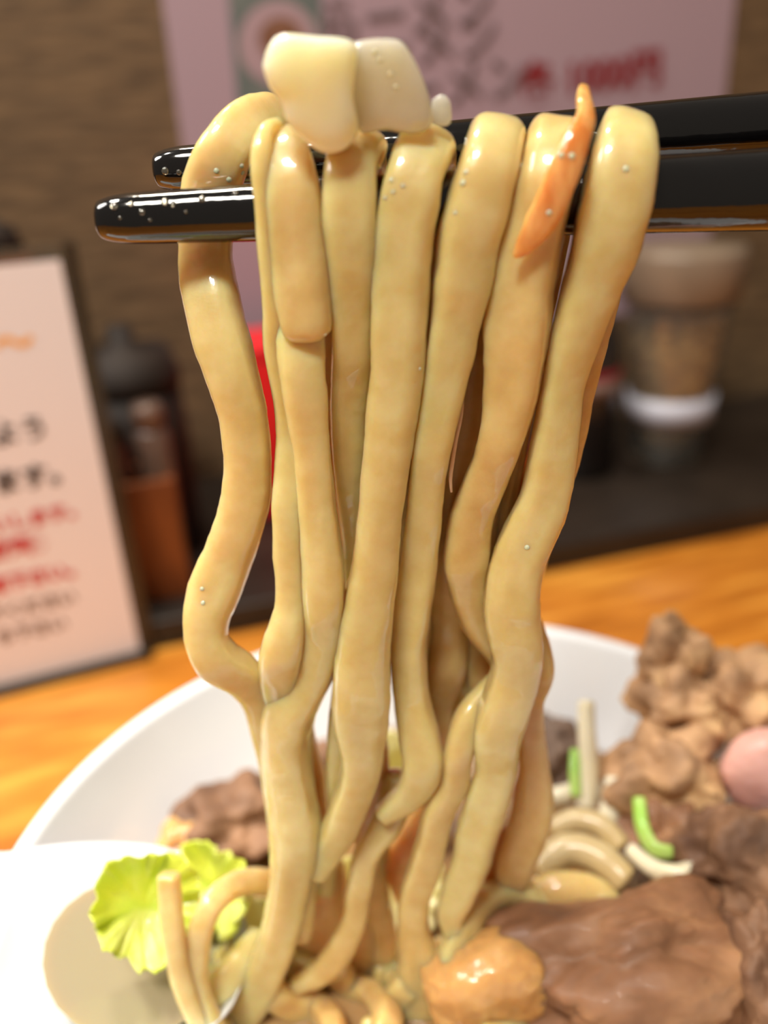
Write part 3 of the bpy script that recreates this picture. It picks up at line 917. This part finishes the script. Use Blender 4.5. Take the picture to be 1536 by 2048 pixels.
GC = 'fried chicken pieces in the bowl'
chunk(1345, 1320, 0.082, 120, 170, 0.007, M_fry, 'knobbly fried chicken piece standing highest, above the rim of the bowl', seed=1, group=GC)
chunk(1370, 1410, 0.074, 190, 150, 0.009, M_fry, 'rough brown fried chicken piece under the highest piece', seed=2, group=GC)
chunk(1480, 1385, 0.076, 170, 160, 0.009, M_fry, 'rounded fried chicken piece at the right edge behind the ham', seed=3, group=GC)
chunk(1330, 1550, 0.066, 220, 190, 0.010, M_fry, 'golden fried chicken piece between the green sprout and the ham', seed=5, group=GC)
chunk(1320, 1650, 0.060, 170, 110, 0.008, M_pork, 'reddish chicken meat under the golden fried piece', seed=6, group=GC, fine=0.08)
chunk(1470, 1720, 0.062, 240, 230, 0.010, M_fry2, 'dark fried chicken piece below the ham at the right edge', seed=7, group=GC)
chunk(1530, 1960, 0.058, 150, 300, 0.010, M_fry2, 'darkest fried piece in the lower right corner', seed=8, group=GC)
p = at_z(1520, 1510, 0.070)
o = blob('ham_slice', p - Vector((0, .004, 0)), (92 * px_size(p), 0.006, 92 * px_size(p)), M_ham, amp=0.08, fine=0.02, seed=3)
tag(o, 'smooth round pink ham piece at the right edge among the fried chicken', 'ham')
p = at_z(1260, 1935, 0.056)
o = blob('pork_slice', p, (0.0250, 0.0115, 0.0150), M_pork, amp=0.5, fine=0.10, seed=11, rot=(0.2, 0, 0.1))
tag(o, 'large reddish brown braised pork slice at the lower right', 'pork')
p = at_z(975, 1960, 0.054)
M_soaked = mat('soaked_pork', (212, 166, 106), 0.25, sss=0.8, sss_s=0.004, coat=0.5, c2=(192, 138, 78), scale=90, bump=0.3, bscale=160)
o = blob('pork_fat', p, (0.0120, 0.010, 0.0115), M_soaked, amp=0.35, freq=1.0, fine=0.06, seed=13)
tag(o, 'shiny amber lump of pork fat right of the lifted noodles', 'pork')
chunk(470, 1630, 0.054, 210, 130, 0.010, M_fry2, 'brown pork piece at the back left behind the yellow leaf', 'pork', 'pork_piece', seed=15, fine=0.08)
chunk(390, 1665, 0.053, 130, 60, 0.006, M_soaked, 'tan pork fat strip at the back left edge of the broth', 'pork', 'pork_piece', seed=16, fine=0.05)
M_mush = mat('mushroom', (112, 92, 80), 0.45, c2=(136, 112, 96), scale=80)
chunk(1105, 1500, 0.054, 110, 110, 0.009, M_mush, 'grey-brown mushroom piece at the back of the bowl right of the noodles', 'mushroom', 'mushroom_piece', seed=17, fine=0.05)
chunk(650, 1560, 0.053, 150, 130, 0.010, M_fry2, 'brown pork piece seen between the lower left strands', 'pork', 'pork_piece', seed=18, fine=0.08)

# bean sprouts and spring onion
M_sprout = mat('bean_sprout', (230, 222, 200), 0.25, sss=0.7, sss_r=(1, .9, .7), sss_s=0.003, coat=0.4, c2=(226, 216, 186), scale=80)
M_sprout2 = mat('soaked_sprout', (206, 188, 148), 0.3, sss=0.7, sss_r=(1, .8, .5), sss_s=0.003, coat=0.3, c2=(188, 164, 116), scale=80)
M_spring = mat('spring_onion', (146, 196, 70), 0.3, sss=0.4, sss_r=(.6, 1, .2), sss_s=0.002, coat=0.4, c2=(176, 206, 110), scale=90)
GS = 'bean sprouts in the bowl'


def stalk(rows, material, label, cat, name, group=None, thick=0.95):
    o = sweep(name, zpath(rows), material, thick=thick, tmin=0.001, tmax=0.006, expo=2.1, nseg=16, wob=0.05, seed=rows[0][0])
    return tag(o, label, cat, group)


stalk([(1172, 1405, 33, .078), (1174, 1470, 36, .073), (1178, 1540, 38, .067), (1170, 1610, 38, .061)], M_sprout, 'tall upright bean sprout standing clear against the white bowl', 'sprout', 'bean_sprout', GS)
stalk([(1228, 1560, 36, .066), (1222, 1610, 40, .063), (1214, 1665, 44, .059)], M_sprout, 'short bean sprout between the tall sprout and the fried chicken', 'sprout', 'bean_sprout', GS)
stalk([(1262, 1700, 30, .060), (1310, 1738, 38, .061), (1360, 1748, 40, .062), (1396, 1730, 34, .063)], M_sprout, 'white sprout lying flat under the green spring onion', 'sprout', 'bean_sprout', GS)
stalk([(1110, 1660, 44, .060), (1150, 1640, 46, .062), (1200, 1650, 46, .062), (1240, 1690, 44, .060)], M_sprout2, 'creamy sprout arching right of the brown hanging noodle', 'sprout', 'bean_sprout', GS)
stalk([(1080, 1740, 60, .057), (1130, 1700, 64, .059), (1190, 1710, 64, .059), (1250, 1760, 60, .057)], M_sprout2, 'broad creamy sprout below the arching one', 'sprout', 'bean_sprout', GS)
stalk([(1060, 1800, 70, .055), (1120, 1780, 74, .057), (1190, 1790, 70, .056), (1240, 1840, 60, .054)], M_n[1], 'soft amber stalk above the large pork slice', 'sprout', 'bean_sprout', GS)
stalk([(1090, 1600, 40, .058), (1130, 1590, 42, .059), (1180, 1580, 40, .059), (1250, 1600, 40, .058)], M_sprout, 'sprout lying behind the tall upright sprout', 'sprout', 'bean_sprout', GS)
GO = 'spring onion pieces in the bowl'
stalk([(1150, 1500, 18, .070), (1150, 1545, 24, .067), (1152, 1590, 22, .064)], M_spring, 'bright green spring onion sliver left of the tall sprout', 'onion', 'spring_onion', GO, 0.5)
stalk([(1278, 1598, 26, .068), (1284, 1650, 30, .066), (1306, 1695, 34, .064), (1342, 1704, 28, .064)], M_spring, 'bent yellow-green spring onion in front of the fried chicken', 'onion', 'spring_onion', GO, 0.5)

# ------------------------------------------------------------------ wet drops on chopsticks; pale specks painted as highlights on noodles, strip and onion
M_glint = mat('highlight_speck', (238, 226, 178), 0.06, sss=0.6, sss_s=0.002, coat=1.0)
M_wet = mat('water_droplet', (250, 240, 215), 0.03, trans=0.95, ior=1.33, coat=1.0)
bpy.context.view_layer.update()
DG = bpy.context.evaluated_depsgraph_get()


def drop_or_glint(x, y, r):
    ok, loc, nor, idx, ob, mw = SC.ray_cast(DG, CAM, ray(x, y).normalized())
    if not ok: return
    ob = bpy.data.objects[ob.name]
    rr = r * px_size(loc)
    V, Fc = [], []
    q = nor.to_track_quat('Z', 'Y')
    nu, nv = 10, 5
    for j in range(nv):
        b = math.pi / 2 * j / nv
        for k in range(nu):
            a = 2 * math.pi * k / nu
            V.append(loc + q @ Vector((rr * math.cos(b) * math.cos(a), rr * math.cos(b) * math.sin(a), rr * (0.55 * math.sin(b) - 0.12))))
    V.append(loc + q @ Vector((0, 0, rr * 0.43)))
    for j in range(nv - 1):
        for k in range(nu):
            c, d = j * nu + k, j * nu + (k + 1) % nu
            Fc.append((c, d, d + nu, c + nu))
    for k in range(nu):
        Fc.append(((nv - 1) * nu + k, (nv - 1) * nu + (k + 1) % nu, nv * nu))
    Fc.append(tuple(range(nu)))
    root = ob.parent if ob.parent and ob.parent.parent else ob
    mesh_obj('drop_or_glint', V, Fc, M_wet if root.name.startswith('chopstick') else M_glint, root)


for x, y, r in ((228, 412, 9), (262, 408, 7), (284, 424, 7), (240, 436, 4), (330, 404, 9), (346, 408, 7), (404, 398, 8), (470, 386, 6), (330, 342, 8), (358, 345, 6), (300, 440, 4), (372, 424, 4),
                (433, 342, 6), (484, 332, 5), (458, 360, 6), (486, 346, 5), (782, 360, 6), (786, 384, 5), (770, 396, 5), (806, 372, 5), (931, 344, 6), (925, 366, 7), (910, 426, 5), (1042, 332, 6),
                (1122, 310, 7), (1144, 312, 7), (1098, 426, 6), (1252, 338, 7), (750, 104, 6), (760, 120, 5), (780, 148, 5), (792, 174, 5), (404, 1178, 5), (406, 1206, 5), (1054, 1095, 6), (840, 738, 4), (650, 670, 5)):
    drop_or_glint(x, y, r)
